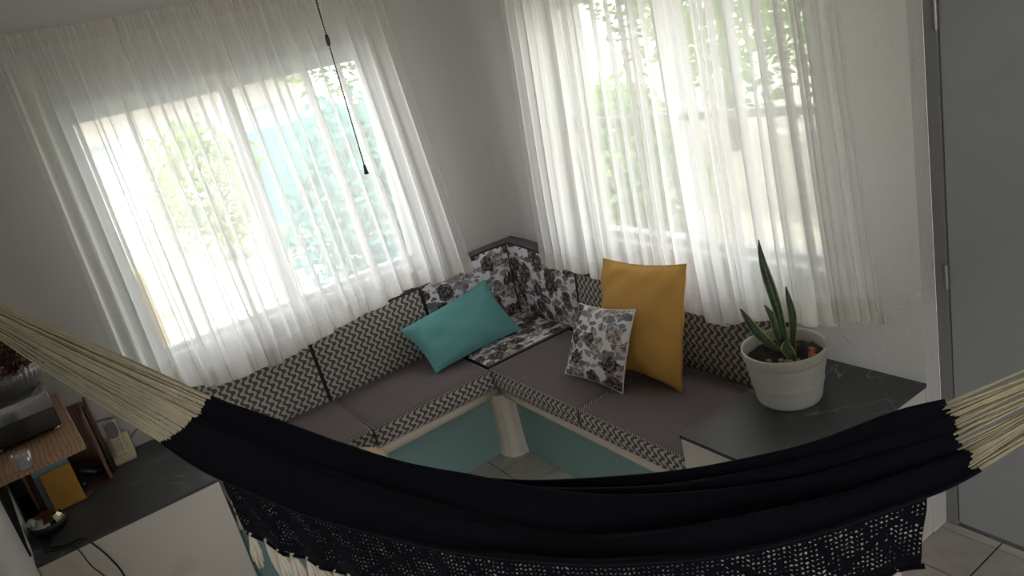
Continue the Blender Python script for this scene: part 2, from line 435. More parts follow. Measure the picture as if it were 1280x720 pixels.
# door with frame and hinges
d = empty('door_1', (XD, YE-.036, 0)); struct(d)
bx('frame_post', (.0, 0, 0), (.10, .036, 2.10), 'jamb', d, .002)
bx('frame_post', (.0, -.83, 0), (.10, -.795, 2.10), 'jamb', d, .002)
bx('frame_head', (.0, -.83, 2.06), (.10, .036, 2.10), 'jamb', d, .002)
dl = bx('door_leaf', (.004, -.792, .012), (.044, -.0045, 2.055), 'door_paint', d, .002)
for z in (.24, .90, 1.65):
    hg = MB(); hg.tube([(-.003, 0, z-.038), (-.003, 0, z+.038)], .006, 10)
    for k in range(3): hg.tube([(-.003, 0, z-.038+.0255*k+.022), (-.003, 0, z-.038+.0255*k+.0235)], .0068, 10)
    hg.box((-.002, -.004, z-.036), (.006, .004, z+.036))
    hg.build('hinge', 'hinge', d)
hn = MB(); hn.tube([(-.0, -.74, 1.0), (-.05, -.74, 1.0), (-.05, -.63, 1.0)], .009, 10); hn.build('door_handle', 'hinge', dl)

# windows
def window(name, W, side):
    a0, a1, z0, z1 = W; e = empty(name); struct(e)
    def B(nm, a, b, c, dd, lo, hi, mat, par, bev=.003):
        # a,b along wall; c,dd heights; lo,hi depth behind the wall face
        if side == 'A': return bx(nm, (a, YA+lo, c), (b, YA+hi, dd), mat, par, bev)
        return bx(nm, (XB+lo, a, c), (XB+hi, b, dd), mat, par, bev)
    t = .045
    B('frame_rail', a0, a1, z1-t, z1, .03, .09, 'white_paint', e)
    B('frame_rail', a0, a1, z0, z0+t*.6, .03, .09, 'white_paint', e)
    B('frame_stile', a0, a0+t, z0+t*.6, z1-t, .03, .09, 'white_paint', e)
    B('frame_stile', a1-t, a1, z0+t*.6, z1-t, .03, .09, 'white_paint', e)
    mid = .82 if side == 'A' else 2.09
    B('mullion', mid-.028, mid+.028, z0+t*.6, z1-t, .025, .085, 'white_paint', e)
    for (p, q) in ((a0+t, mid-.028), (mid+.028, a1-t)):
        if side == 'B':
            B('crossbar', p, q, 1.408, 1.438, .045, .075, 'white_paint', e)
            B('pane', p, q, z0+t*.6, 1.408, .058, .062, 'pane', e, 0)
            B('pane', p, q, 1.438, z1-t, .058, .062, 'pane', e, 0)
        else:
            B('pane', p, q, z0+t*.6, z1-t, .058, .062, 'pane', e, 0)
    B('sill', a0-.03, a1+.03, z0-.035, z0+.002, -.025, .12, 'white_paint', e, .006)
    B('lintel_trim', a0-.02, a1+.02, z1-.002, z1+.03, -.012, .02, 'white_paint', e, .004)
    return e
window('window_1', WA, 'A')
window('window_2', WB, 'B')

# ---------------------------------------------------------------- masonry bench, ledges
YR, XR = 2.87, 1.47                   # risers
bench = empty('masonry_bench', (1.43, 2.83, 0))
tag(bench, 'built-in L-shaped bench with teal riser and rounded cement edge', 'bench')
def bpart(mb, name, mat, **kw):
    o = mb.build(name, mat, bench, **kw); o.location = (-1.43, -2.83, 0); return o
XL, YS = .175, 1.58                   # bench ends at the two ledges
bpart(MB().box((XL, YR, 0), (XR, YR+.1, .31)), 'riser', 'teal_paint')
bpart(MB().box((XR, YS, 0), (XR+.1, YR, .31)), 'riser', 'teal_paint')
bpart(MB().box((XL, YR-.03, .31), (XB, YA, .362)).box((XR-.03, YS, .31), (XB, YR-.03, .362)), 'seat_slab', 'ledge_white')
bpart(MB().tube([(XL, 2.838, .334), (1.440, 2.838, .334)], .029, 14), 'nosing', 'cement', smooth=True)
bpart(MB().tube([(1.438, 2.838, .334), (1.438, YS, .334)], .029, 14), 'nosing', 'cement', smooth=True)
cp = MB()
prof = [(1.385, 2.90), (1.385, 2.835), (1.400, 2.800), (1.430, 2.783), (1.50, 2.783), (1.50, 2.90)]
rings = [(0, 1.18), (.03, 1.08), (.10, 1.0), (.24, 1.0), (.30, 1.12), (.332, 1.2)]
vs = []
for z, s in rings:
    for (px, py) in prof: vs.append((1.47+(px-1.47)*s if px < 1.47 else px, 2.87+(py-2.87)*s if py < 2.87 else py, z))
n = len(prof)
cp.add(vs, [(i*n+j, i*n+(j+1) % n, (i+1)*n+(j+1) % n, (i+1)*n+j) for i in range(len(rings)-1) for j in range(n)] + [tuple((len(rings)-1)*n+j for j in range(n))])
bpart(cp, 'corner_post', 'cement', smooth=False)

def ledge(name, label, poly, zt, org):
    e = empty(name, (*org, 0)); tag(e, label, 'ledge')
    n = len(poly); P = [(x-org[0], y-org[1]) for x, y in poly]
    def prism(inset, za, zb):
        return MB().add([(x, y, za) for x, y in P]+[(x, y, zb) for x, y in P], [tuple(range(n-1, -1, -1)), tuple(range(n, 2*n))]+[(i, (i+1) % n, n+(i+1) % n, n+i) for i in range(n)])
    prism(0, 0, zt-.012).build('base', 'ledge_white', e, bevel=.008)
    prism(0, zt-.012, zt).build('marble_top', 'marble', e)
    return e
ZR, ZL = .563, .578
ledge('corner_ledge', 'dark grey marble topped ledge beside the door, carrying the plant pot', [(1.378, YE), (XB, YE), (XB, 1.585), (1.378, 1.585)], ZR, (1.7, 1.37))
ledge('marble_ledge', 'dark grey marble topped ledge under the wooden shelf, carrying the cordless phone', [(wc(2.762), 2.762), (.172, 2.762), (.172, YA), (wc(YA), YA)], ZL, (-.1, 3.1))

# ---------------------------------------------------------------- cushions
def rounded_slab(L, D, T, r=.018, puff=.010, nu=14, nv=8, side='wave', top='brown', uvo=(0, 0), wob=0.0):
    """box cushion: x in [0,L], y in [0,D] (y=0 front), z in [0,T]; faces: 0 top material, 1 side material"""
    mb = MB()
    def P(u, v, zz):
        x = u*L; y = v*D
        return (x, y, zz)
    def topz(u, v):
        e = min(u*L, (1-u)*L, v*D, (1-v)*D)
        k = 1-max(0, 1-e/r)**2
        return T-r*.55*(1-k)+puff*math.sin(PI*u)**.6*math.sin(PI*v)**.6+wob*math.sin(9*u+3*v+uvo[0]*7)*math.sin(PI*u)*math.sin(PI*v)
    us = [0, r*.3/L, r/L]+[r/L+(1-2*r/L)*i/nu for i in range(1, nu)]+[1-r/L, 1-r*.3/L, 1]
    vs_ = [0, r*.3/D, r/D]+[r/D+(1-2*r/D)*i/nv for i in range(1, nv)]+[1-r/D, 1-r*.3/D, 1]
    def sheet(fn, aa, bb, mi, uvf, flip=False):
        V = [fn(a, b) for a in aa for b in bb]; UV = [uvf(a, b) for a in aa for b in bb]; nb = len(bb)
        F = [(i*nb+j, (i+1)*nb+j, (i+1)*nb+j+1, i*nb+j+1) for i in range(len(aa)-1) for j in range(nb-1)]
        if flip: F = [f[::-1] for f in F]
        mb.add(V, F, mi, UV)
    sheet(lambda u, v: (u*L, v*D, topz(u, v)), us, vs_, 0, lambda u, v: (u*L+uvo[0], v*D+uvo[1]))
    sheet(lambda u, v: (u*L, v*D, 0), [0, 1], [0, 1], 1, lambda u, v: (u*L, v*D), True)
    ks = [0, .25, .5, .75, 1]
    bul = lambda k: -.006*math.sin(PI*k)
    sheet(lambda u, k: (u*L, bul(k), k*topz(u, 0)), us, ks, 1, lambda u, k: (u*L+uvo[0], k*T+uvo[1]))
    sheet(lambda u, k: (u*L, D, k*topz(u, 1)), us, ks, 1, lambda u, k: (u*L+uvo[0], k*T), True)
    sheet(lambda v, k: (bul(k)*.4, v*D, k*topz(0, v)), vs_, ks, 1, lambda v, k: (v*D+uvo[0], k*T), True)
    sheet(lambda v, k: (L-bul(k)*.4, v*D, k*topz(1, v)), vs_, ks, 1, lambda v, k: (v*D+uvo[0], k*T))
    return mb
def seat_cushion(label, org, rz, L, D, top, side, T=.095, uvo=(0, 0), pipe='wave_pipe'):
    o = rounded_slab(L, D, T, uvo=uvo, wob=.002).build('seat_cushion', [top, side], None, smooth=True)
    o.location = org; o.rotation_euler = (0, 0, rz)
    tag(o, label, 'cushion')
    m = o.modifiers.new('es', 'EDGE_SPLIT'); m.split_angle = math.radians(50)
    z = T-.009; q = .004
    loop = [(q, -.0, z), (L-q, -.0, z), (L, q, z), (L, D-q, z), (L-q, D, z), (q, D, z), (0, D-q, z), (0, q, z), (q, 0, z)]
    MB().tube(loop, .0038, 6).build('piping', pipe, o, smooth=True)
    return o
def m_pipe():
    t = NT('striped_piping'); c = t.coord(); s = t.n('SeparateXYZ', {0: c})
    f = t.math('SINE', t.math('MULTIPLY', t.math('ADD', s.outputs[0], s.outputs[1]), 520))
    return t.surf(t.pbr(t.mix(t.ramp(f, [(.4, (0, 0, 0)), (.6, (1, 1, 1))]), (.09, .075, .07), (.55, .53, .48)), .9))
M['wave_pipe'] = m_pipe()
ZS = .362
# back-wall run (front edge y=2.815), then the run along the right wall (front edge x=1.405)
seat_cushion('brown seat cushion by the wall ledge, left of the joint in the long seat', (.185, 2.815, ZS), 0, .605, .47, 'brown_fabric', 'wave')
seat_cushion('brown seat cushion with wavy front under the teal pillow', (.80, 2.812, ZS), 0, .595, .47, 'brown_fabric', 'wave', uvo=(.33, .01))
seat_cushion('square floral seat cushion with dark brown border in the sofa corner', (1.412, 2.845, ZS), 0, .50, .46, 'floral', 'brown_trim', T=.100, pipe='brown_trim')
# dark border strip on the corner cushion is a part
cc = [o for o in COL.objects if o.name.startswith('seat_cushion')][-1]
MB().box((.0, .0, .088), (.50, .034, .0985)).box((.466, .034, .088), (.50, .46, .0985)).build('border', 'brown_fabric', cc, bevel=.004)
seat_cushion('brown seat cushion with wavy front below the pale floral pillow', (1.408, 2.835, ZS), -PI/2, .655, .47, 'brown_fabric', 'wave', uvo=(.11, .02))
seat_cushion('brown seat cushion with wavy front under the mustard pillow, ending at the ledge', (1.408, 2.170, ZS), -PI/2, .580, .47, 'brown_fabric', 'wave', uvo=(.62, .015))

def back_cushion(label, org, rz, L, H0, H1, side_top, face, T=.095, tilt=.14, uvo=(0, 0), curve=0.0, m0=None, m1=None):
    """standing slab: x along the wall, leaning back; height H0 at x=0, H1 at x=L;
    m0/m1: slope of the neighbour an end is mitred against"""
    mb = MB(); nu, nv = 26, 12
    def hz(u): return lerp(H0, H1, u)+curve*math.sin(PI*u)
    def xx(u, z, k=0.0):
        a = -(z*m0+k*T) if m0 is not None else 0.0; b = L+(z*m1+k*T if m1 is not None else 0.0)
        return lerp(a, b, u)
    def fr(u, v):
        h = hz(u); ed = (math.sin(PI*min(1, max(0, u))))**.35*(math.sin(PI*min(1, max(0, v))))**.35
        z = v*h; y = z*math.tan(tilt)-.016*ed
        return (xx(u, z), y, z)
    mb.grid(fr, nu, nv, 0, lambda u, v: (u*L+uvo[0], v*hz(u)+uvo[1]))
    def bk(u, v): h = hz(u); return (xx(u, v*h, 1.0), v*h*math.tan(tilt)+T, v*h)
    mb.grid(lambda u, v: bk(1-u, v), nu, 3, 1)
    mb.grid(lambda u, k: tuple(lerp(np.array(fr(u, 1)), np.array(bk(u, 1)), k)+np.array([0, 0, .008*math.sin(PI*k)])), nu, 3, 1)
    mb.grid(lambda v, k: tuple(lerp(np.array(fr(0, v)), np.array(bk(0, v)), 1-k)), 6, 2, 1)
    mb.grid(lambda v, k: tuple(lerp(np.array(fr(1, v)), np.array(bk(1, v)), k)), 6, 2, 1)
    mb.grid(lambda u, k: tuple(lerp(np.array(fr(u, 0)), np.array(bk(u, 0)), 1-k)), 6, 1, 1)
    o = mb.build('back_cushion', [face, side_top], None, smooth=True)
    m = o.modifiers.new('es', 'EDGE_SPLIT'); m.split_angle = math.radians(45)
    o.location = org; o.rotation_euler = (0, 0, rz); tag(o, label, 'cushion')
    pts = [fr(0, v/8) for v in range(9)]+[fr(u/16, 1) for u in range(1, 17)]+[fr(1, 1-v/8) for v in range(1, 9)]
    MB().tube(pts, .0042, 6).build('piping', 'brown_trim', o, smooth=True)
    return o
ZC = .452; TB = .075
back_cushion('wavy print back cushion by the wall ledge, behind the hammock end', (.19, 3.268, ZC), 0, .582, .33, .33, 'brown_trim', 'wave', TB)
back_cushion('wavy print back cushion beside the teal pillow, under the curtain', (.782, 3.268, ZC), 0, .592, .335, .335, 'brown_trim', 'wave', TB, uvo=(.2, .013))
back_cushion('dark floral back cushion behind the teal pillow, rising to the corner', (1.384, 3.268, ZC+.010), 0, .506, .323, .372, 'brown_fabric', 'floral', .093, uvo=(.15, .3), curve=.022, m1=math.tan(.10))
back_cushion('dark floral back cushion on the window-side of the sofa corner', (1.896, 3.274, ZC+.010), -PI/2, .529, .375, .295, 'brown_fabric', 'floral', .093, tilt=.10, uvo=(.73, .12), curve=.02, m0=math.tan(.14))
back_cushion('wavy print back cushion behind the mustard pillow', (1.892, 2.735, ZC), -PI/2, .570, .300, .300, 'brown_trim', 'wave', TB, tilt=.10, uvo=(.05, .02))
back_cushion('wavy print back cushion behind the plant pot', (1.892, 2.155, ZC), -PI/2, .560, .300, .300, 'brown_trim', 'wave', TB, tilt=.10, uvo=(.31, .0))

def pillow(name, label, mat, bl, br, tl, tr, T, seed, wr=.006, uvo=(0, 0)):
    """corners bottom-left/right, top-left/right in world space"""
    r = random.Random(seed)
    bl, br, tl, tr = (np.array(q, float) for q in (bl, br, tl, tr))
    c = (bl+br+tl+tr)/4; ex = ((br-bl)+(tr-tl))/2; ey = ((tl-bl)+(tr-br))/2
    W, Hh = np.linalg.norm(ex), np.linalg.norm(ey)
    nn = np.cross(ex, ey); nn /= np.linalg.norm(nn)
    wv = [(r.uniform(4, 11)*r.choice((-1, 1)), r.uniform(4, 11), r.uniform(0, 6), r.uniform(.4, 1)) for _ in range(6)]
    N = 34
    mb = MB()
    def S(u, v, sgn):
        a, b = 2*u-1, 2*v-1
        pa, pb = a*(1-.075*(1-b*b)**1.0*abs(a)**3), b*(1-.075*(1-a*a)*abs(b)**3)
        q = lerp(lerp(bl, br, (pa+1)/2), lerp(tl, tr, (pa+1)/2), (pb+1)/2)
        th = T/2*((1-abs(a)**2.6)*(1-abs(b)**2.6))**.55
        wr_ = sum(k[3]*math.sin(k[0]*a+k[1]*b+k[2]) for k in wv)/3
        fade = (1-abs(a)**8)*(1-abs(b)**8)
        edge = max(abs(a), abs(b))
        th += wr*wr_*fade*(.4+.9*edge**3)
        th += wr*.9*math.sin(15*(a if abs(b) > abs(a) else .4*b)+seed)*edge**4*fade*(1 if b > 0 else .4)
        return tuple(q-c+nn*sgn*max(th, 0))
    uvf = lambda u, v: (u*W+uvo[0], v*Hh+uvo[1])
    mb.grid(lambda u, v: S(u, v, 1), N, N, 0, uvf)
    mb.grid(lambda u, v: S(1-u, v, -1), N, N, 0, uvf)
    o = mb.build(name, mat, None, smooth=True); o.location = tuple(c)
    tag(o, label, 'pillow')
    e = [S(i/30, 0, 0) for i in range(31)]+[S(1, i/30, 0) for i in range(1, 31)]+[S(1-i/30, 1, 0) for i in range(1, 31)]+[S(0, 1-i/30, 0) for i in range(1, 31)]
    MB().tube(e, .0028, 5).build('seam', mat, o, smooth=True)
    return o
pillow('throw_pillow', 'plain teal rectangular throw pillow lying against the sofa corner', 'teal_fabric',
       (1.215, 3.0, .475), (1.735, 3.035, .475), (1.184, 3.215, .66), (1.705, 3.225, .725), .15, 3, .009)
pillow('throw_pillow', 'large mustard yellow throw pillow standing against the wavy back cushion', 'mustard',
       (1.715, 2.395, .466), (1.705, 1.905, .466), onx((754, 323), 1.80), onx((858, 330), 1.80), .155, 9, .012)
pillow('throw_pillow', 'small pale floral throw pillow leaning on the mustard one', 'floral_light',
       (1.556, 2.445, .464), (1.575, 2.095, .464), onx((724, 379), 1.655), onx((794, 387), 1.655), .095, 5, .005, (.4, .9))

# ---------------------------------------------------------------- curtains
def curtain(name, label, side, top, bot, zt, hem_px, seed, nfold, off_top, off_bot):
    """top=(a0,a1) along-wall extent at the rod, bot=(a0,a1) at the hem; hem_px: where the hem runs in the photo"""
    r = random.Random(seed)
    zbot = []
    for p in hem_px:
        q = ony(p, YA-off_bot) if side == 'A' else onx(p, XB-off_bot)
        al = q[0] if side == 'A' else q[1]
        zbot.append(((al-bot[0])/(bot[1]-bot[0]), q[2]))
    zbot.sort()
    NU, NZ = 760, 44
    # folds of uneven width: list of fold boundaries in u
    wd = [r.choice((.5, .7, 1, 1.2, 1.9))*r.uniform(.8, 1.25) for _ in range(nfold)]
    tot = sum(wd); cum = [0]
    for x in wd: cum.append(cum[-1]+x/tot)
    lean = [r.uniform(.35, 1.0) for _ in range(nfold+1)]; depth = [r.uniform(.5, 1.3) for _ in range(nfold+1)]; sway = [r.gauss(0, 1) for _ in range(nfold+1)]
    gath = [r.uniform(-1, 1) for _ in range(240)]
    def fold(u):
        k = min(int(np.searchsorted(cum, u, 'right'))-1, nfold-1); f = (u-cum[k])/(cum[k+1]-cum[k])
        return k, f, (cum[k+1]-cum[k])
    cache = {}
    def pt(u, t, extra=0.0):           # t=0 top, 1 bottom
        a0, a1 = lerp(top[0], bot[0], t**1.1), lerp(top[1], bot[1], t**1.1)
        if u not in cache: cache[u] = fold(u)
        k, f, wdt = cache[u]
        g = sm(t/.22); W = abs(a1-a0)
        mixn = lambda arr: lerp(arr[k], arr[k+1], sm(f))
        ph = 2*PI*f
        amp = lerp(.006, .020, g)*mixn(depth)*min(1.4, .6+wdt*nfold*.4)
        y = amp*math.cos(ph)+.0035*math.cos(3*ph+k)*mixn(depth)
        # the cloth doubles back on itself at each fold
        S_ = 1.0 if side == 'A' else -1.0
        along = lerp(a0, a1, u)+S_*lerp(.45, 1, g)*mixn(lean)*wdt*W*(.50*math.sin(ph+.9*math.sin(ph))+.07*math.sin(3*ph+k))*sm(u*30)*sm((1-u)*30)
        along += .018*t*t*mixn(sway)*sm(u*12)*sm((1-u)*12)
        hd = max(0, 1-t/.06)
        gi = u*210; i = int(gi) % 239
        gv = lerp(gath[i], gath[i+1], gi-int(gi))
        y += hd*.009*gv
        zb = interp(u, zbot)+.007*math.cos(ph)+.006*mixn(sway)
        z = lerp(zt, zb, t)+hd*.007*gath[(i*7) % 239]*(1-abs(2*(gi-int(gi))-1))
        o = lerp(off_top, off_bot, sm(t*1.05))+extra
        if side == 'A': return (along, YA-o-y, z)
        return (XB-o-y, along, z)
    mb = MB(); mb.grid(lambda u, v: pt(u, v), NU, NZ, 0, lambda u, v: (u*2.2, v*1.5))
    o = mb.build(name, 'sheer', None, smooth=True); tag(o, label, 'curtain', None)
    hm = MB(); L0 = .945
    hm.grid(lambda u, v: pt(u, lerp(L0, 1.0, v), .0025), NU, 3, 0, lambda u, v: (u*2.2, v*.1))
    hm.build('hem', 'hem', o, smooth=True)
    hd = MB(); hd.grid(lambda u, v: pt(u, lerp(0, .04, v), .003), NU, 5, 0, lambda u, v: (u*2.2, v*.1))
    hd.build('heading', 'hem', o, smooth=True)
    return o
ZROD = 2.225
curtain('sheer_curtain', 'white sheer curtain gathered over the window behind the long seat', 'A', (.055, 1.575), (.03, 1.67), ZROD+.026,
        [(165, 478), (206, 482), (255, 488), (335, 462), (380, 436), (420, 413), (490, 373), (520, 357), (545, 352), (583, 339)], 4, 24, .113, .155)
curtain('sheer_curtain', 'white sheer curtain over the window behind the mustard pillow and plant', 'B', (2.82, 1.31), (2.90, 1.185), ZROD+.026,
        [(690, 333), (710, 337), (755, 352), (820, 374), (870, 392), (900, 402), (940, 400), (985, 402), (1030, 407), (1100, 402)], 11, 30, .113, .155)
def rod(label, side, a0, a1):
    mid = (a0+a1)/2; e = empty('curtain_rod', (mid, YA-.088, ZROD) if side == 'A' else (XB-.088, mid, ZROD)); tag(e, label, 'curtain rod')
    L = abs(a1-a0)/2
    if side == 'B': e.rotation_euler = (0, 0, -PI/2)
    MB().tube([(-L, 0, 0), (L, 0, 0)], .010, 12).build('pole', 'rod', e, smooth=True)
    for s in (-1, 1):
        MB().lathe([(0, -.018), (.012, -.014), (.017, 0), (.012, .014), (0, .018)], 12, (s*(L+.012), 0, 0)).build('finial', 'rod', e, smooth=True)
        MB().tube([(s*(L-.03), 0, -.003), (s*(L-.03), .082, -.003)], .006, 8).box((s*(L-.03)-.012, .079, -.03), (s*(L-.03)+.012, .086, .03)).build('bracket', 'rod', e)
rod('brown curtain rod threaded through the curtain behind the long seat', 'A', .03, 1.60)
rod('brown curtain rod over the window behind the mustard pillow', 'B', 2.86, 1.27)

# ---------------------------------------------------------------- hammock
HL, HR = np.array([.10, 2.06]), np.array([1.30, .70])
hd_ = (HR-HL)/np.linalg.norm(HR-HL); hn_ = np.array([hd_[1], -hd_[0]])
if hn_ @ HL > 0: hn_ = -hn_                        # towards the camera
def ham_pt(p, amp):
    r = ray(p)
    def Q(t): return HL+(HR-HL)*t+hn_*amp*(.28+.72*math.sin(PI*max(0, min(1, t))))
    lo, hi = -.3, 1.3
    f = lambda t: Q(t)[0]*r[1]-Q(t)[1]*r[0]
    for _ in range(60):
        m = (lo+hi)/2
        if (f(lo) < 0) == (f(m) < 0): lo = m
        else: hi = m
    q = Q(lo); k = math.hypot(*q)/math.hypot(r[0], r[1])
    return CAM+r*k
NS = 96
def curve(px, amp):
    px = np.array(px, float); s = np.concatenate([[0], np.cumsum(np.hypot(*np.diff(px, axis=0).T))]); s /= s[-1]
    t = np.linspace(0, 1, NS+1); X = np.interp(t, s, px[:, 0]); Y = np.interp(t, s, px[:, 1])
    for _ in range(10):
        X[1:-1] = .25*X[:-2]+.5*X[1:-1]+.25*X[2:]; Y[1:-1] = .25*Y[:-2]+.5*Y[1:-1]+.25*Y[2:]
    return np.array([ham_pt(q, amp) for q in zip(X, Y)])
C0 = curve([(264,497),(300,512),(360,534),(420,556),(480,576),(560,594),(625,602),(680,603),(740,600),(820,594),(875,587),(935,575),(1000,561),(1052,543),(1124,514),(1182,502)], -.13)
C1 = curve([(262,499),(300,517),(360,540),(420,562),(480,583),(560,600),(625,608),(720,612),(820,610),(920,595),(1000,580),(1106,547),(1196,520)], -.085)
C2 = curve([(258,496),(287,505),(347,525),(413,550),(480,572),(520,583),(580,592),(625,602),(670,612),(740,621),(807,621),(895,615),(1000,601),(1113,568),(1200,541)], -.04)
C3 = curve([(238,523),(280,540),(347,573),(413,598),(480,618),(545,640),(620,665),(720,681),(820,670),(895,654),(1000,632),(1070,617),(1213,565)], .06)
C4 = curve([(202,552),(247,585),(275,598),(337,623),(380,643),(430,656),(480,669),(540,684),(620,696),(740,705),(870,698),(920,690),(1000,672),(1070,650),(1142,624),(1186,610),(1225,586)], .12)
def valley(a, b, d, k=.5):
    t = np.linspace(0, 1, NS+1); m = a*(1-k)+b*k; m = m.copy(); m[:, 2] -= d*(.35+.65*np.sin(PI*t)); return m
ROWS = [C0, valley(C0, C1, .016), C1, valley(C1, C2, .022), C2, valley(C2, C3, .045, .42), valley(C2, C3, .022, .75), C3, valley(C3, C4, .022, .4), valley(C3, C4, .012, .75), C4]
def catmull(P, x):
    n = len(P)-1; i = min(int(x*n), n-1); f = x*n-i
    a, b, c, d = P[max(i-1, 0)], P[i], P[i+1], P[min(i+2, n)]
    return .5*((2*b)+(c-a)*f+(2*a-5*b+4*c-d)*f*f+(3*b-a-3*c+d)*f**3)
NV = 60
ham = empty('hammock', tuple((C0[NS//2]+C4[NS//2])/2)); HO = -Vector(ham.location)
tag(ham, 'black cotton hammock with crocheted fringe, cream cords and cream tassels', 'hammock')
def hpart(mb, name, mat, parent=ham, **kw):
    o = mb.build(name, mat, parent, **kw)
    if parent is ham: o.location = HO
    return o
end_r = random.Random(3)
jag = [[end_r.uniform(-.012, .012) for _ in range(NV+1)] for _ in range(2)]
S = np.array([[catmull([R[i] for R in ROWS], j/NV) for j in range(NV+1)] for i in range(NS+1)])
for j in range(NV+1):
    S[0, j, :2] -= hd_*(jag[0][j]); S[NS, j, :2] += hd_*(jag[1][j])
mb = MB()
mb.grid(lambda u, v: tuple(S[round(u*NS), round(v*NV)]), NS, NV, 0, lambda u, v: (u*1.8, v*.9))
hpart(mb, 'cloth', 'hammock', smooth=True, solid=.006, subsurf=1)
# selvage welts along both long edges
hpart(MB().tube([tuple(q) for q in C4], .006, 6), 'front_selvage', 'hammock', smooth=True)
hpart(MB().tube([tuple(q) for q in C0], .006, 6), 'rear_selvage', 'hammock', smooth=True)

t_r = random.Random(21)
def tassel_mesh():
    mb = MB()
    for k in range(13):
        a = t_r.uniform(0, 6.28); rr = t_r.uniform(.0, .013); L = t_r.uniform(.075, .108)
        b = (math.cos(a)*rr, math.sin(a)*rr*.7)
        mb.tube([(b[0]*.15, b[1]*.15, .006), (b[0]*.5, b[1]*.5, -.02), (b[0]*.95, b[1]*.95, -L*.6), (b[0]*1.15+t_r.uniform(-.003, .003), b[1]*1.1, -L)],
                [.0022, .0045, .0052, .0018], 5)
    mb.tube([(0, 0, .004), (0, 0, -.010)], .004, 6)
    return mb.mesh('tassel', 'tassel', True)
TM = [tassel_mesh() for _ in range(4)]
def fringe(C, i0, i1, name, height, seed, out):
    r = random.Random(seed)
    P = C[i0:i1+1]; s = np.concatenate([[0], np.cumsum(np.linalg.norm(np.diff(P, axis=0), axis=1))]); Ltot = s[-1]
    cell = .0108; nc = int(Ltot/cell); nr = int(height/cell)
    def top(x):
        return np.array([np.interp(x, s, P[:, k]) for k in range(3)])
    def pos(x, y):               # x metres along, y metres down
        q = top(min(max(x, 0), Ltot)); k = y/height
        q[:2] += hn_*(out*math.sin(k*1.6)+.008*k*math.sin(x*19)+.006*k*math.sin(x*47+2))
        q[2] -= y*(1+.03*math.sin(x*9))
        q[2] += .0016*math.sin(x*311+y*97)+.0012*math.sin(x*723); q[:2] += hd_*.0016*math.sin(y*523+x*61)
        q[:2] += hd_*(.012*k*math.sin(x*13+1)+(x-Ltot/2)/Ltot*-.03*k)
        return tuple(q)
    mb = MB()
    for i in range(nc):
        for j in range(nr):
            xa, xb, ya, yb = i*cell, (i+1)*cell, j*cell, (j+1)*cell
            dia = abs(((i/17.0) % 2)-1)*nr*.75
            solid = j < 1 or j >= nr-2 or (abs(j-2-dia) < .6) or r.random() < .04
            if solid:
                mb.add([pos(xa, ya), pos(xb, ya), pos(xb, yb), pos(xa, yb)], [(0, 1, 2, 3)])
            else:
                e = cell*r.uniform(.20, .36); e2 = cell*r.uniform(.20, .36)
                o = [pos(xa, ya), pos(xb, ya), pos(xb, yb), pos(xa, yb), pos(xa+e, ya+e2), pos(xb-e, ya+e2), pos(xb-e, yb-e2), pos(xa+e, yb-e2)]
                mb.add(o, [(0, 1, 5, 4), (1, 2, 6, 5), (2, 3, 7, 6), (3, 0, 4, 7)])
    o = hpart(mb, name, 'hammock', solid=.003); o['kind'] = 'stuff'
    hpart(MB().tube([pos(Ltot*k/80, height) for k in range(81)], .006, 5), name+'_border', 'hammock', smooth=True)
    return pos, Ltot
def pick(C, px):   # station nearest to a picture column
    return int(np.argmin([abs((640+FPX*(ROT@(q-CAM))[0]/-(ROT@(q-CAM))[2])-px) for q in C]))
pos, Lf = fringe(C4, pick(C4, 276), pick(C4, 1166), 'crochet_fringe', .160, 5, .012)
for k in range(int(Lf/.047)):
    o = link('tassel', TM[k % 4], ham); q = pos(.012+k*.047, .160)
    o.location = Vector(q)+HO; o.rotation_euler = (t_r.uniform(-.12, .12), t_r.uniform(-.16, .16), t_r.uniform(0, 6)); s_ = t_r.uniform(.95, 1.2); o.scale = (s_*1.3, s_*1.3, s_)
LOOP_L = np.array([wc(2.62)+.045, 2.62, 1.655]); LOOP_R = np.array([1.65, .30, 1.22])
c_r = random.Random(12)
def cords(i, loop, n, sgn):
    for k in range(n):
        v = (k+.5)/n*NV; j = int(v); a = lerp(S[i, j], S[i, min(j+1, NV)], v-j).copy()
        a[:2] += hd_*sgn*-.003; a[2] -= .003                      # knotted a little inside the cloth
        b = loop+np.array([c_r.uniform(-.008, .008) for _ in range(3)])
        sag = c_r.uniform(-.006, .012); side = c_r.uniform(-.010, .010)
        pts = []
        for t in np.linspace(0, 1, 9):
            q = lerp(a, b, t); q[2] -= sag*math.sin(PI*t); q[:2] += hn_*side*math.sin(PI*t*1.2); pts.append(tuple(q))
        hpart(MB().tube(pts, c_r.uniform(.0022, .0033), 5), 'cord', 'cord', smooth=True)
cords(0, LOOP_L, 76, -1); cords(NS, LOOP_R, 56, 1)
def ring(c, ax, R, r, name, mat):
    ax = Vector(ax).normalized(); a = ax.orthogonal().normalized(); b = ax.cross(a)
    return hpart(MB().tube([Vector(c)+(a*math.cos(t)+b*math.sin(t))*R for t in np.linspace(0, 2*PI, 25)], r, 8), name, mat, smooth=True)
ring(LOOP_L, (0, 1, 0), .014, .005, 'loop', 'cord'); ring(LOOP_R, (0, 1, 0), .014, .005, 'loop', 'cord')
HKR = np.array([XD-.03, -.22, 1.56])
hpart(MB().tube([tuple(lerp(LOOP_R, HKR, t)-np.array([0, 0, .02*math.sin(PI*t)])) for t in np.linspace(0, 1, 9)], .006, 8), 'hanging_rope', 'cord', smooth=True)
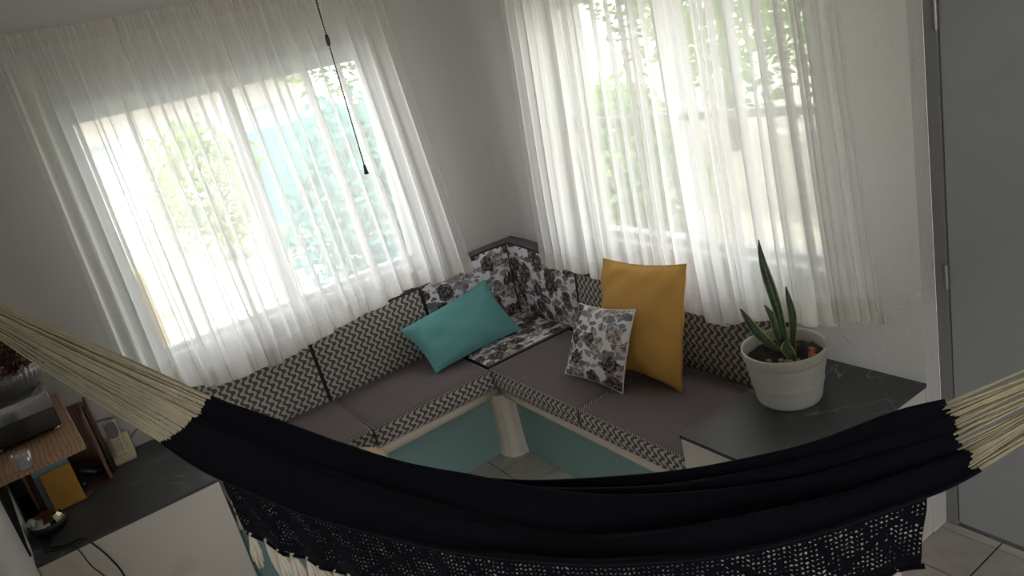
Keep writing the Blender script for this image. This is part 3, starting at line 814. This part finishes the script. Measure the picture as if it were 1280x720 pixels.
for nm, base, tip, lab in (('iron_hook', (wc(2.62), 2.62, 1.67), LOOP_L, 'iron wall hook above the wooden shelf, holding the hammock'), ('iron_hook', (XD, -.22, 1.57), HKR, 'iron wall hook past the grey door, holding the hammock rope')):
    e = empty(nm, base); tag(e, lab, 'hook'); B_ = Vector(base); s_ = 1 if tip[0] > base[0] else -1
    MB().tube([(0, 0, 0), (s_*.035, 0, 0), (s_*.052, 0, -.012), (s_*.045, 0, -.03), (s_*.03, 0, -.026)], .004, 8).build('hook', 'black_metal', e, smooth=True)
    MB().tube([(-s_*.002, 0, 0), (s_*.004, 0, 0)], .018, 16).build('plate', 'black_metal', e)

# ---------------------------------------------------------------- potted snake plant
PC = (1.752, 1.452)
pot = empty('potted_snake_plant', (*PC, ZR)); tag(pot, 'snake plant with five leaves in a light grey ribbed plastic pot', 'potted plant')
Rb, Rt, Hp = .100, .131, .187
prof = [(0, .002), (.085, .002), (.096, 0), (Rb, .006)]
for k in range(1, 30):
    z = .006+(Hp-.04)*k/29; r_ = lerp(Rb, Rt-.001, (z/Hp))
    if .066 < z < .076: r_ += .002
    if .115 < z < .135: r_ += .0012
    prof.append((r_, z))
prof += [(Rt-.004, Hp-.034), (Rt-.0015, Hp-.030), (Rt+.0005, Hp-.004), (Rt, Hp), (Rt-.005, Hp), (Rt-.008, Hp-.01), (Rt-.014, Hp-.06)]
MB().lathe(prof, 56).build('pot', 'pot', pot, smooth=True)
mb = MB(); s_r = random.Random(2)
mb.lathe([(0, .158), (.03, .157), (.06, .155), (.09, .152), (.119, .147)], 40, mod=lambda a, z: 1)
mb.v = [(x, y, z+s_r.uniform(-.004, .006)) for x, y, z in mb.v]
so_ = mb.build('soil', 'soil', pot, smooth=True)
for k in range(26):
    a = s_r.uniform(PI*.9, PI*1.55); r_ = s_r.uniform(.05, .108); q = (math.cos(a)*r_, math.sin(a)*r_, .158)
    sz = s_r.uniform(.005, .010); red = k % 6 == 0 and a > 4.2
    st = MB(); st.lathe([(0, -sz*.7), (sz*.8, -sz*.4), (sz, .0), (sz*.7, sz*.5), (0, sz*.65)], 7, mod=lambda a, z: 1+.2*math.sin(3*a+k))
    o = st.build('pebble', 'pebble', so_, smooth=True); o.location = q
for (dx, dy, rz) in ((.045, -.075, .4), (.066, -.062, 1.2), (.03, -.088, .1)):
    o = MB().box((-.014, -.008, -.005), (.014, .008, .006)).build('terracotta_chip', 'brick', so_, bevel=.003); o.location = (dx-.01, dy, .160); o.rotation_euler = (.1, .1, rz)
def leaf(base, tip, width, bow, seed):
    base, tip = np.array(base), np.array(tip)
    ax = tip-base; L = np.linalg.norm(ax); view = np.array([-.72, -.66, .15]); sd = np.cross(ax, view); sd /= np.linalg.norm(sd); nr = np.cross(sd, ax); nr /= np.linalg.norm(nr)
    def fn(u, v):
        wv = width*(.55+.45*math.sin(min(1, v*1.5)*PI/2))*(1-max(0, (v-.55)/.45)**1.9)+.0006
        q = base+ax*v+sd*(u-.5)*wv+nr*(bow*math.sin(PI*v)-abs(u-.5)**2*wv*1.3+.006*math.sin(7*v+seed)*v)+sd*.008*math.sin(6*v+seed)*v
        return tuple(q)
    mb = MB(); mb.grid(fn, 6, 24, 0, lambda u, v: (u, v)); return mb.build('leaf', 'snake', pot, smooth=True, solid=.003)
def rel(p, x): q = onx(p, x); return (q[0]-PC[0], q[1]-PC[1], q[2]-ZR)
leaf((.015, .0, .15), rel((949, 299), 1.77), .030, .01, 0)
leaf((-.005, .01, .15), rel((923, 388), 1.73), .029, .012, 2)
leaf((.004, -.005, .15), rel((957, 381), 1.75), .027, -.01, 4)
leaf((.02, -.02, .15), rel((986, 358), 1.77), .022, .004, 5)
leaf((-.03, -.055, .155), (-.015, -.02, .215), .034, .012, 1)

# ---------------------------------------------------------------- pull chain
pc = np.array([.359, .927])*1.62
z_end = CAM[2]+ray((456, 219))[2]/math.hypot(*ray((456, 219))[:2])*1.62*1.0
z_end = CAM[2]-.1245/.9925*math.hypot(*pc)
ch = empty('pull_chain', (pc[0], pc[1], z_end)); tag(ch, 'thin dark beaded pull chain hanging from the ceiling before the long-seat window', 'pull chain')
hgt = H-z_end
n_b = int(hgt/.0052); pts = []; rr = []
for k in range(n_b):
    z = .018+k*(hgt-.02)/n_b; st_ = (hgt-.02)/n_b
    pts += [(0, 0, z), (0, 0, z+st_*.5)]; rr += [.0007, .0019]
o = MB().tube(pts, rr, 6).build('bead_chain', 'bead', ch, smooth=True); o['kind'] = 'stuff'
MB().lathe([(0, .020), (.0025, .019), (.003, .013), (.0045, .004), (.005, 0), (0, 0)], 14).build('end_bell', 'black_plastic', ch, smooth=True)
zc = CAM[2]+.046/.999*math.hypot(*pc)-z_end
MB().lathe([(0, zc-.012), (.0035, zc-.010), (.0045, zc), (.0035, zc+.010), (0, zc+.012)], 10).build('connector', 'black_plastic', ch, smooth=True)
MB().lathe([(0, hgt-.03), (.012, hgt-.028), (.035, hgt-.008), (.04, hgt+.001)], 20).build('ceiling_cup', 'white_paint', ch, smooth=True)

# ---------------------------------------------------------------- round stool
st = empty('wooden_stool', (.575, 2.602, 0)); tag(st, 'round pale wooden stool peeking over the hammock by the bench', 'stool')
MB().lathe([(0, .405), (.16, .405), (.178, .412), (.184, .428), (.178, .445), (.165, .451), (0, .452)], 40, mod=lambda a, z: 1+.012*math.sin(3*a+1)+.006*math.sin(7*a)).build('seat', 'pale_wood', st, smooth=True)
for k in range(3):
    a = .6+k*2*PI/3
    MB().tube([(math.cos(a)*.10, math.sin(a)*.10, .41), (math.cos(a)*.15, math.sin(a)*.15, 0)], [.018, .013], 10).build('leg', 'pale_wood', st, smooth=True)

# ---------------------------------------------------------------- wooden wall shelf and what stands on it
ZSH = .93
def wl(x, y):      # left-wall frame: x out of the wall, y along it
    return (P0[0]+x*math.cos(THC)-y*math.sin(THC), P0[1]+x*math.sin(THC)+y*math.cos(THC))
sh = empty('wooden_shelf', (*P0, ZSH), THC); tag(sh, 'oak wall shelf on black iron brackets above the wall ledge', 'shelf')
bx('board', (0, -.075, -.030), (.272, .60, 0), 'wood', sh, .003)
for y in (-.045, .50):
    b = MB(); b.box((0, y, -.30), (.006, y+.025, -.030)).box((0, y, -.036), (.24, y+.025, -.030))
    b.add([(.004, y+.009, -.29), (.004, y+.016, -.29), (.034, y+.009, -.034), (.034, y+.016, -.034), (.004, y+.009, -.034), (.004, y+.016, -.034)], [(0, 2, 4), (1, 5, 3), (0, 1, 3, 2), (2, 3, 5, 4), (4, 5, 1, 0)])
    b.build('bracket', 'black_metal', sh)
def on_shelf(name, label, cat, x, y, z=ZSH, rz=0): return tag(empty(name, (*wl(x, y), z), THC+rz), label, cat)
tt = on_shelf('record_player', 'black record player with clear dust cover and copper feet on the shelf', 'record player', .128, .345)
TX, TY = .112, .215
for sx in (-1, 1):
    for sy in (-1, 1):
        MB().lathe([(0, 0), (.014, 0), (.015, .004), (.009, .008), (.008, .022), (0, .022)], 16, (sx*(TX-.022), sy*(TY-.05), 0)).build('foot', 'copper', tt, smooth=True)
bx('plinth', (-TX, -TY, .018), (TX, TY, .092), 'black_plastic', tt, .006)
MB().lathe([(0, .092), (.098, .092), (.1, .096), (.098, .100), (0, .101)], 40, (0, .02, 0)).build('platter', 'grey_plastic', tt, smooth=True)
MB().tube([(.09, .17, .104), (.095, .05, .110), (.06, -.05, .106)], .004, 8).build('tonearm', 'chrome', tt, smooth=True)
cv = MB(); g = .003
for lo, hi in (((-TX, -TY, .092), (TX, -TY+g, .148)), ((-TX, TY-g, .092), (TX, TY, .148)), ((-TX, -TY+g, .092), (-TX+g, TY-g, .148)), ((TX-g, -TY+g, .092), (TX, TY-g, .148)), ((-TX, -TY, .148), (TX, TY, .148+g))): cv.box(lo, hi)
cv.build('dust_cover', 'acrylic', tt)
for sx in (-1, 1): MB().box((sx*.07-.012, TY-.004, .08), (sx*.07+.012, TY+.006, .12)).build('hinge', 'chrome', tt)
pl = on_shelf('dried_flower_bowl', 'ribbed glass bowl of dark dried flowers on the record player', 'flower bowl', .155, .30, ZSH+.1515)
rib = lambda a, z: 1+.022*math.cos(30*a)
MB().lathe([(0, .0), (.075, .0), (.085, .008), (.098, .05), (.103, .085), (.100, .085), (.094, .05), (.080, .012), (0, .008)], 120, mod=rib).build('bowl', 'ribbed', pl, smooth=True)
f_r = random.Random(8)
fm = MB(); ft = MB()
for k in range(420):
    a = f_r.uniform(0, 2*PI); e = f_r.uniform(.05, 1.0); R_ = f_r.uniform(.45, 1.0)
    tip = (math.cos(a)*math.cos(e*1.4)*.140*R_, math.sin(a)*math.cos(e*1.4)*.140*R_, .06+.13*math.sin(e*1.5)*R_)
    tgt = ft if k % 7 == 0 else fm
    if k % 3 == 0: tgt.tube([(tip[0]*.25, tip[1]*.25, .03), (tip[0]*.6, tip[1]*.6, tip[2]*.6+.02), tip], .0011, 4)
    c_ = Vector(tip); sz = f_r.uniform(.007, .013)
    for q in range(3):
        d1 = Vector((f_r.uniform(-1, 1), f_r.uniform(-1, 1), f_r.uniform(-1, 1))).normalized()*sz; d2 = d1.orthogonal().normalized()*sz*.6
        tgt.add([c_-d1, c_+d2, c_+d1, c_-d2+d1.cross(d2).normalized()*sz*.3], [(0, 1, 2), (0, 2, 3)])
for m_, nm, mt in ((fm, 'dried_blooms', 'dried'), (ft, 'dried_buds', 'dried_tan')):
    o = m_.build(nm, mt, pl); o['kind'] = 'stuff'
q = onz((42, 586), ZSH); cup = empty('candle_glass', (q[0]-.018, q[1]+.02, ZSH)); tag(cup, 'small glass candle cup with white wax on the shelf edge', 'candle')
MB().lathe([(0, 0), (.020, 0), (.022, .003), (.028, .060), (.026, .060), (.021, .008), (0, .007)], 32).build('glass', 'cupglass', cup, smooth=True)
MB().lathe([(0, .0085), (.0205, .0085), (.0250, .050), (0, .048)], 32).build('wax', 'wax', cup, smooth=True)
MB().tube([(0, 0, .047), (.001, 0, .056)], .001, 5).build('wick', 'black_plastic', cup)

# ---------------------------------------------------------------- things on the left marble ledge
cr = empty('wooden_crate', (-.285, 3.285, ZL)); tag(cr, 'open wooden crate under the shelf holding cards and a black gadget', 'crate')
bx('bottom', (-.13, -.115, 0), (.135, .115, .010), 'crate_wood', cr, .001)
bx('side', (.125, -.115, .010), (.135, .115, .285), 'crate_wood', cr, .001)
bx('side', (-.13, -.115, .010), (-.12, .115, .285), 'crate_wood', cr, .001)
bx('back', (-.12, .105, .010), (.125, .115, .285), 'crate_wood', cr, .001)
bx('front_lip', (-.13, -.119, 0), (.135, -.115, .014), 'dark_red', cr)
def leaning(name, label, cat, loc, w, h, t, mat, rz, tilt, pages=None):
    e = empty(name, loc, rz); e.rotation_euler = (tilt, 0, rz); tag(e, label, cat)
    bx('cover', (-w/2, 0, 0), (w/2, t*.15, h), mat, e, .001); bx('cover', (-w/2, t*.85, 0), (w/2, t, h), mat, e, .001)
    bx('pages', (-w/2+.003, t*.15, .003), (w/2-.003, t*.85, h-.003), pages or 'paper', e)
    return e
leaning('cardboard_folder', 'ochre yellow folder standing in front of the crate opening', 'folder', (-.305, 3.108, ZL+.003), .105, .15, .012, 'yellow_card', .10, -.30)
leaning('notebook', 'blue grey notebook tucked behind the ochre folder', 'book', (-.318, 3.138, ZL+.0022), .125, .168, .010, 'blue_card', .12, -.24)
leaning('notebook', 'dark red slim book leaning between the crate and the phone', 'book', (-.134, 3.325, ZL), .15, .30, .008, 'dark_red', PI/2, 0.0, 'black_plastic')
gd = empty('black_gadget', (-.219, 3.235, ZL+.010), .3); tag(gd, 'black plastic handheld gadget lying in the wooden crate', 'gadget')
MB().tube([(-.052, .03, .072), (-.02, .01, .06), (.02, -.005, .034), (.05, -.02, .018)], [.016, .022, .022, .014], 12).build('body', 'black_plastic', gd, smooth=True)
MB().tube([(-.03, .0, .05), (-.045, -.03, .022), (-.04, -.045, .012)], [.014, .013, .012], 10).build('grip', 'black_plastic', gd, smooth=True)
MB().lathe([(0, 0), (.006, 0), (.005, .004), (0, .005)], 10, (.035, -.022, .036)).build('button', 'grey_plastic', gd, smooth=True)

ph_ = onz((158, 578), ZL); pe = empty('cordless_phone', (ph_[0]+.004, ph_[1]+.035, ZL), -.06); tag(pe, 'cream cordless phone with dark screen standing in its charging cradle', 'phone')
cb = MB()
prof = [(-.045, 0), (-.048, .018), (-.02, .034), (.02, .07), (.034, .105), (.05, .105), (.05, 0)]
n = len(prof)
cb.add([(-.042, y, z) for y, z in prof]+[(.042, y, z) for y, z in prof], [tuple(range(n)), tuple(range(2*n-1, n-1, -1))]+[(i, n+i, n+(i+1) % n, (i+1) % n) for i in range(n)])
cb.build('cradle', 'cream_plastic', pe, bevel=.008, seg=3)
hs = empty('handset_tmp'); bpy.data.objects.remove(hs)
hb = MB(); hb.box((-.025, -.012, 0), (.025, .012, .155))
h_ = hb.build('handset', 'cream_plastic', pe, bevel=.010, seg=3); h_.location = (-.006, -.020, .030); h_.rotation_euler = (-.34, 0, 0)
fp = MB(); N_ = 20
pts2 = [(.0215*math.copysign(abs(math.cos(t))**.6, math.cos(t)), .112+.036*math.copysign(abs(math.sin(t))**.7, math.sin(t))) for t in np.linspace(0, 2*PI, N_, endpoint=False)]
fp.add([(x, -.0135, z) for x, z in pts2]+[(x, -.011, z) for x, z in pts2], [tuple(range(N_))]+[(i, N_+i, N_+(i+1) % N_, (i+1) % N_) for i in range(N_)])
fp.build('face_plate', 'grey_plastic', h_)
bx('screen', (-.015, -.0148, .108), (.015, -.0134, .132), 'screen', h_)
MB().lathe([(0, 0), (.007, 0), (.006, .002), (0, .0025)], 14).build('navigation_key', 'chrome', h_, smooth=True).location = (0, -.0135, .092)
h_.children[-1].rotation_euler = (PI/2, 0, 0)
km = MB().box((-.0045, -.0018, -.0026), (.0045, .0005, .0026)).mesh('key', 'key')
for i in range(5):
    for j in range(3):
        o = link('key', km, h_, bevel=.001); o.location = (-.0135+j*.0135, -.0122, .066-i*.0105)
w_r = random.Random(4)
def cable(name, label, pts, r, mat, cat='cable', sub=6):
    P = [np.array(p, float) for p in pts]; out = []
    for k in range(len(P)*sub-sub+1): out.append(tuple(catmull(P, k/(len(P)*sub-sub))))
    o = MB().tube(out, r, 6).build(name, mat, None, smooth=True); tag(o, label, cat); return o
cable('phone_cable', 'thin grey phone cable looping up the wall behind the cordless phone', [(ph_[0]+.02, ph_[1]+.085, ZL+.03), (ph_[0]-.0, 3.408, ZL+.10), (ph_[0]+.01, 3.41, ZL+.165), (ph_[0]-.06, 3.41, ZL+.17), (ph_[0]-.10, 3.41, ZL+.13), (-.12, 3.40, ZL+.06), (-.115, 3.38, ZL+.004)], .0022, 'wire')
cable('power_cable', 'thin dark cable running along the wall from phone towards the bench', [(ph_[0]+.045, ph_[1]+.08, ZL+.06), (ph_[0]+.09, 3.41, ZL+.075), (.10, 3.412, ZL+.07), (.165, 3.412, ZL+.05)], .002, 'wire')

q = onz((63, 668), ZL); bo = empty('mirrored_bowl_lamp', (q[0]+.008, q[1]+.02, ZL)); bo.scale = (.94, .94, .94); tag(bo, 'black round bowl with mirrored iridescent top on the marble ledge', 'ornament')
MB().lathe([(0, 0), (.035, 0), (.055, .010), (.066, .030), (.066, .042), (.060, .050), (.0, .050)], 36).build('base', 'black_plastic', bo, smooth=True)
d_ = MB(); d_.lathe([(.062, .046), (.058, .060), (.046, .072), (.034, .076)], 18).build('facet_ring', 'irid', bo)
MB().lathe([(.034, .076), (.030, .0775), (0, .0775)], 32).build('centre_disc', 'copper', bo, smooth=True)
cy = MB(); cy.lathe([(0, -.018), (.012, -.012), (.018, 0), (.012, .012), (0, .018)], 8)
o = cy.build('crystal', 'crystal', None); o.location = (q[0]-.033, q[1]-.008, ZL+.0715); tag(o, 'small faceted crystal resting on the rim of the mirrored bowl', 'crystal')
o.rotation_euler = (.5, .3, 0)
cable('lamp_cable', 'black cable running from the mirrored bowl over the ledge edge', [(q[0]+.004, q[1]-.030, ZL+.008), (q[0]-.004, 2.84, ZL+.005), (q[0]+.05, 2.80, ZL+.004), (q[0]+.10, 2.775, ZL+.010), (q[0]+.125, 2.745, ZL-.02), (q[0]+.15, 2.735, ZL-.09), (q[0]+.165, 2.74, ZL-.2), (q[0]+.17, 2.74, 0.004)], .0035, 'black_plastic')
cable('lamp_cable', 'thinner black cable hanging over the ledge edge beside the thick one', [(q[0]-.010, q[1]-.028, ZL+.006), (q[0]-.022, 2.83, ZL+.0035), (q[0]+.028, 2.786, ZL+.0035), (q[0]+.062, 2.768, ZL+.006), (q[0]+.078, 2.745, ZL-.012), (q[0]+.09, 2.740, ZL-.08), (q[0]+.12, 2.740, ZL-.2), (q[0]+.125, 2.740, 0.004)], .0022, 'black_plastic')
sw = MB(); c0 = onz((92, 625), ZL)
for k in range(26):
    r_ = w_r.uniform(.025, .065); cx, cyy = c0[0]+w_r.uniform(-.03, .03), c0[1]+w_r.uniform(-.02, .02); a0 = w_r.uniform(0, 6)
    sw.tube([(cx+r_*math.cos(a0+t), cyy+r_*.7*math.sin(a0+t), ZL+.002+w_r.uniform(0, .002)+.008*abs(math.sin(t*1.7+k))) for t in np.linspace(0, w_r.uniform(2.5, 5.5), 14)], .0008, 4)
o = sw.build('straw_fibres', 'straw', None); tag(o, 'loose tangle of thin straw fibres on the marble by the folder', 'straw', kind='stuff')

# ---------------------------------------------------------------- garden outside the windows
struct(bx('ground', (-20, -10, -.45), (30, 40, -.25), 'gravel'))
def tree(label, loc, h, R, n, mat, seed, trunk=True, low=.35, cat='tree', name='garden_tree', sz=.08):
    r = random.Random(seed); e = empty(name, loc); tag(e, label, cat)
    mb = MB()
    for k in range(n):
        a = r.uniform(0, 2*PI); b = math.acos(r.uniform(-1, 1)); q = R*r.uniform(.35, 1)**.5*(1+.25*math.sin(3*a+seed)*math.sin(2*b))
        c = Vector((q*math.sin(b)*math.cos(a), q*math.sin(b)*math.sin(a), h*(low+(1-low)*.5)+h*(1-low)*.5*q/R*math.cos(b)))
        d1 = Vector((r.gauss(0, 1), r.gauss(0, 1), r.gauss(0, .7))).normalized()*sz*r.uniform(.6, 1.3); d2 = d1.orthogonal().normalized()*sz*.4
        mb.add([c-d1, c+d2, c+d1, c-d2], [(0, 1, 2, 3)])
    o = mb.build('foliage', mat, e); o['kind'] = 'stuff'
    tk = MB().tube([(0, 0, -.1), (.05, .03, h*.3), (-.04, .02, h*.6), (.02, 0, h*.85)], [.09*h/4, .07*h/4, .05*h/4, .015], 8)
    for s in range(4): tk.tube([(0, 0, h*(.35+.1*s)), (R*.5*math.cos(s*1.7), R*.5*math.sin(s*1.7), h*(.55+.1*s))], [.03*h/4, .01], 6)
    tk.build('trunk', 'bark', e, smooth=True); return e
GZ = -.25
tree('tall loose green tree outside the long-seat window', (4.7, 9.6, GZ), 5.2, 1.9, 8000, 'leaf_green', 1)
tree('bluish green shrub outside the long-seat window', (2.55, 6.9, GZ), 1.9, .75, 4500, 'leaf_teal', 2, low=.05, cat='shrub', name='garden_shrub', sz=.065)
tree('pale green tree left of the white garden house', (2.0, 11.2, GZ), 2.0, .8, 2200, 'leaf_yellow', 3, low=.1, sz=.07)
tree('yellowish shrub beside the yellow post', (-.1, 8.8, GZ), 1.5, .6, 700, 'leaf_yellow', 4, low=.05, cat='shrub', name='garden_shrub', sz=.09)
tree('bright green tree outside the right-hand end of the side window', (6.0, 3.6, GZ), 4.6, 1.7, 8000, 'leaf_green', 5, low=.2)
tree('tall green tree outside the corner end of the side window', (7.9, 6.9, GZ), 4.8, 1.8, 7000, 'leaf_yellow', 6, low=.2)
tree('broad green shrub under the side window', (4.3, 5.3, GZ), 1.5, .85, 5000, 'leaf_green', 7, low=.02, cat='shrub', name='garden_shrub', sz=.07)
hs = empty('garden_house', (3.2, 17.5, GZ)); tag(hs, 'white garden house with terracotta roof beyond the long-seat window', 'house')
bx('wall', (-3.2, 0, 0), (2.8, 3, 2.5), 'house', hs)
MB().add([(-3.6, -.5, 2.45), (3.2, -.5, 2.45), (3.2, 3.5, 2.45), (-3.6, 3.5, 2.45), (-3.6, 1.5, 3.3), (3.2, 1.5, 3.3)], [(0, 1, 5, 4), (3, 4, 5, 2), (0, 4, 3), (1, 2, 5), (0, 3, 2, 1)]).build('roof', 'roof_tile', hs)
for x in (-2.0, 0, 1.8): bx('window', (x-.45, -.03, .9), (x+.45, .02, 1.9), 'house_glass', hs)
po = empty('swimming_pool', (.95, 6.6, GZ)); tag(po, 'light blue swimming pool outside the long-seat window', 'pool')
bx('coping', (-.75, -.95, 0), (1.0, 1.3, .05), 'house', po, .02)
bx('water', (-.62, -.82, .05), (.87, 1.17, .056), 'pool_tile', po)
bx('yellow_post', (.31, 5.15, GZ), (.37, 5.21, 1.0), 'yellow_paint', None, .01)
tag(COL.objects['yellow_post'], 'slim yellow painted post outside the long-seat window', 'post')
gw = bx('garden_wall', (2.9, 12.8, GZ), (7.5, 13.0, 1.35), 'teal_wall', None, .01); tag(gw, 'turquoise painted garden wall behind the bluish shrub', 'wall')
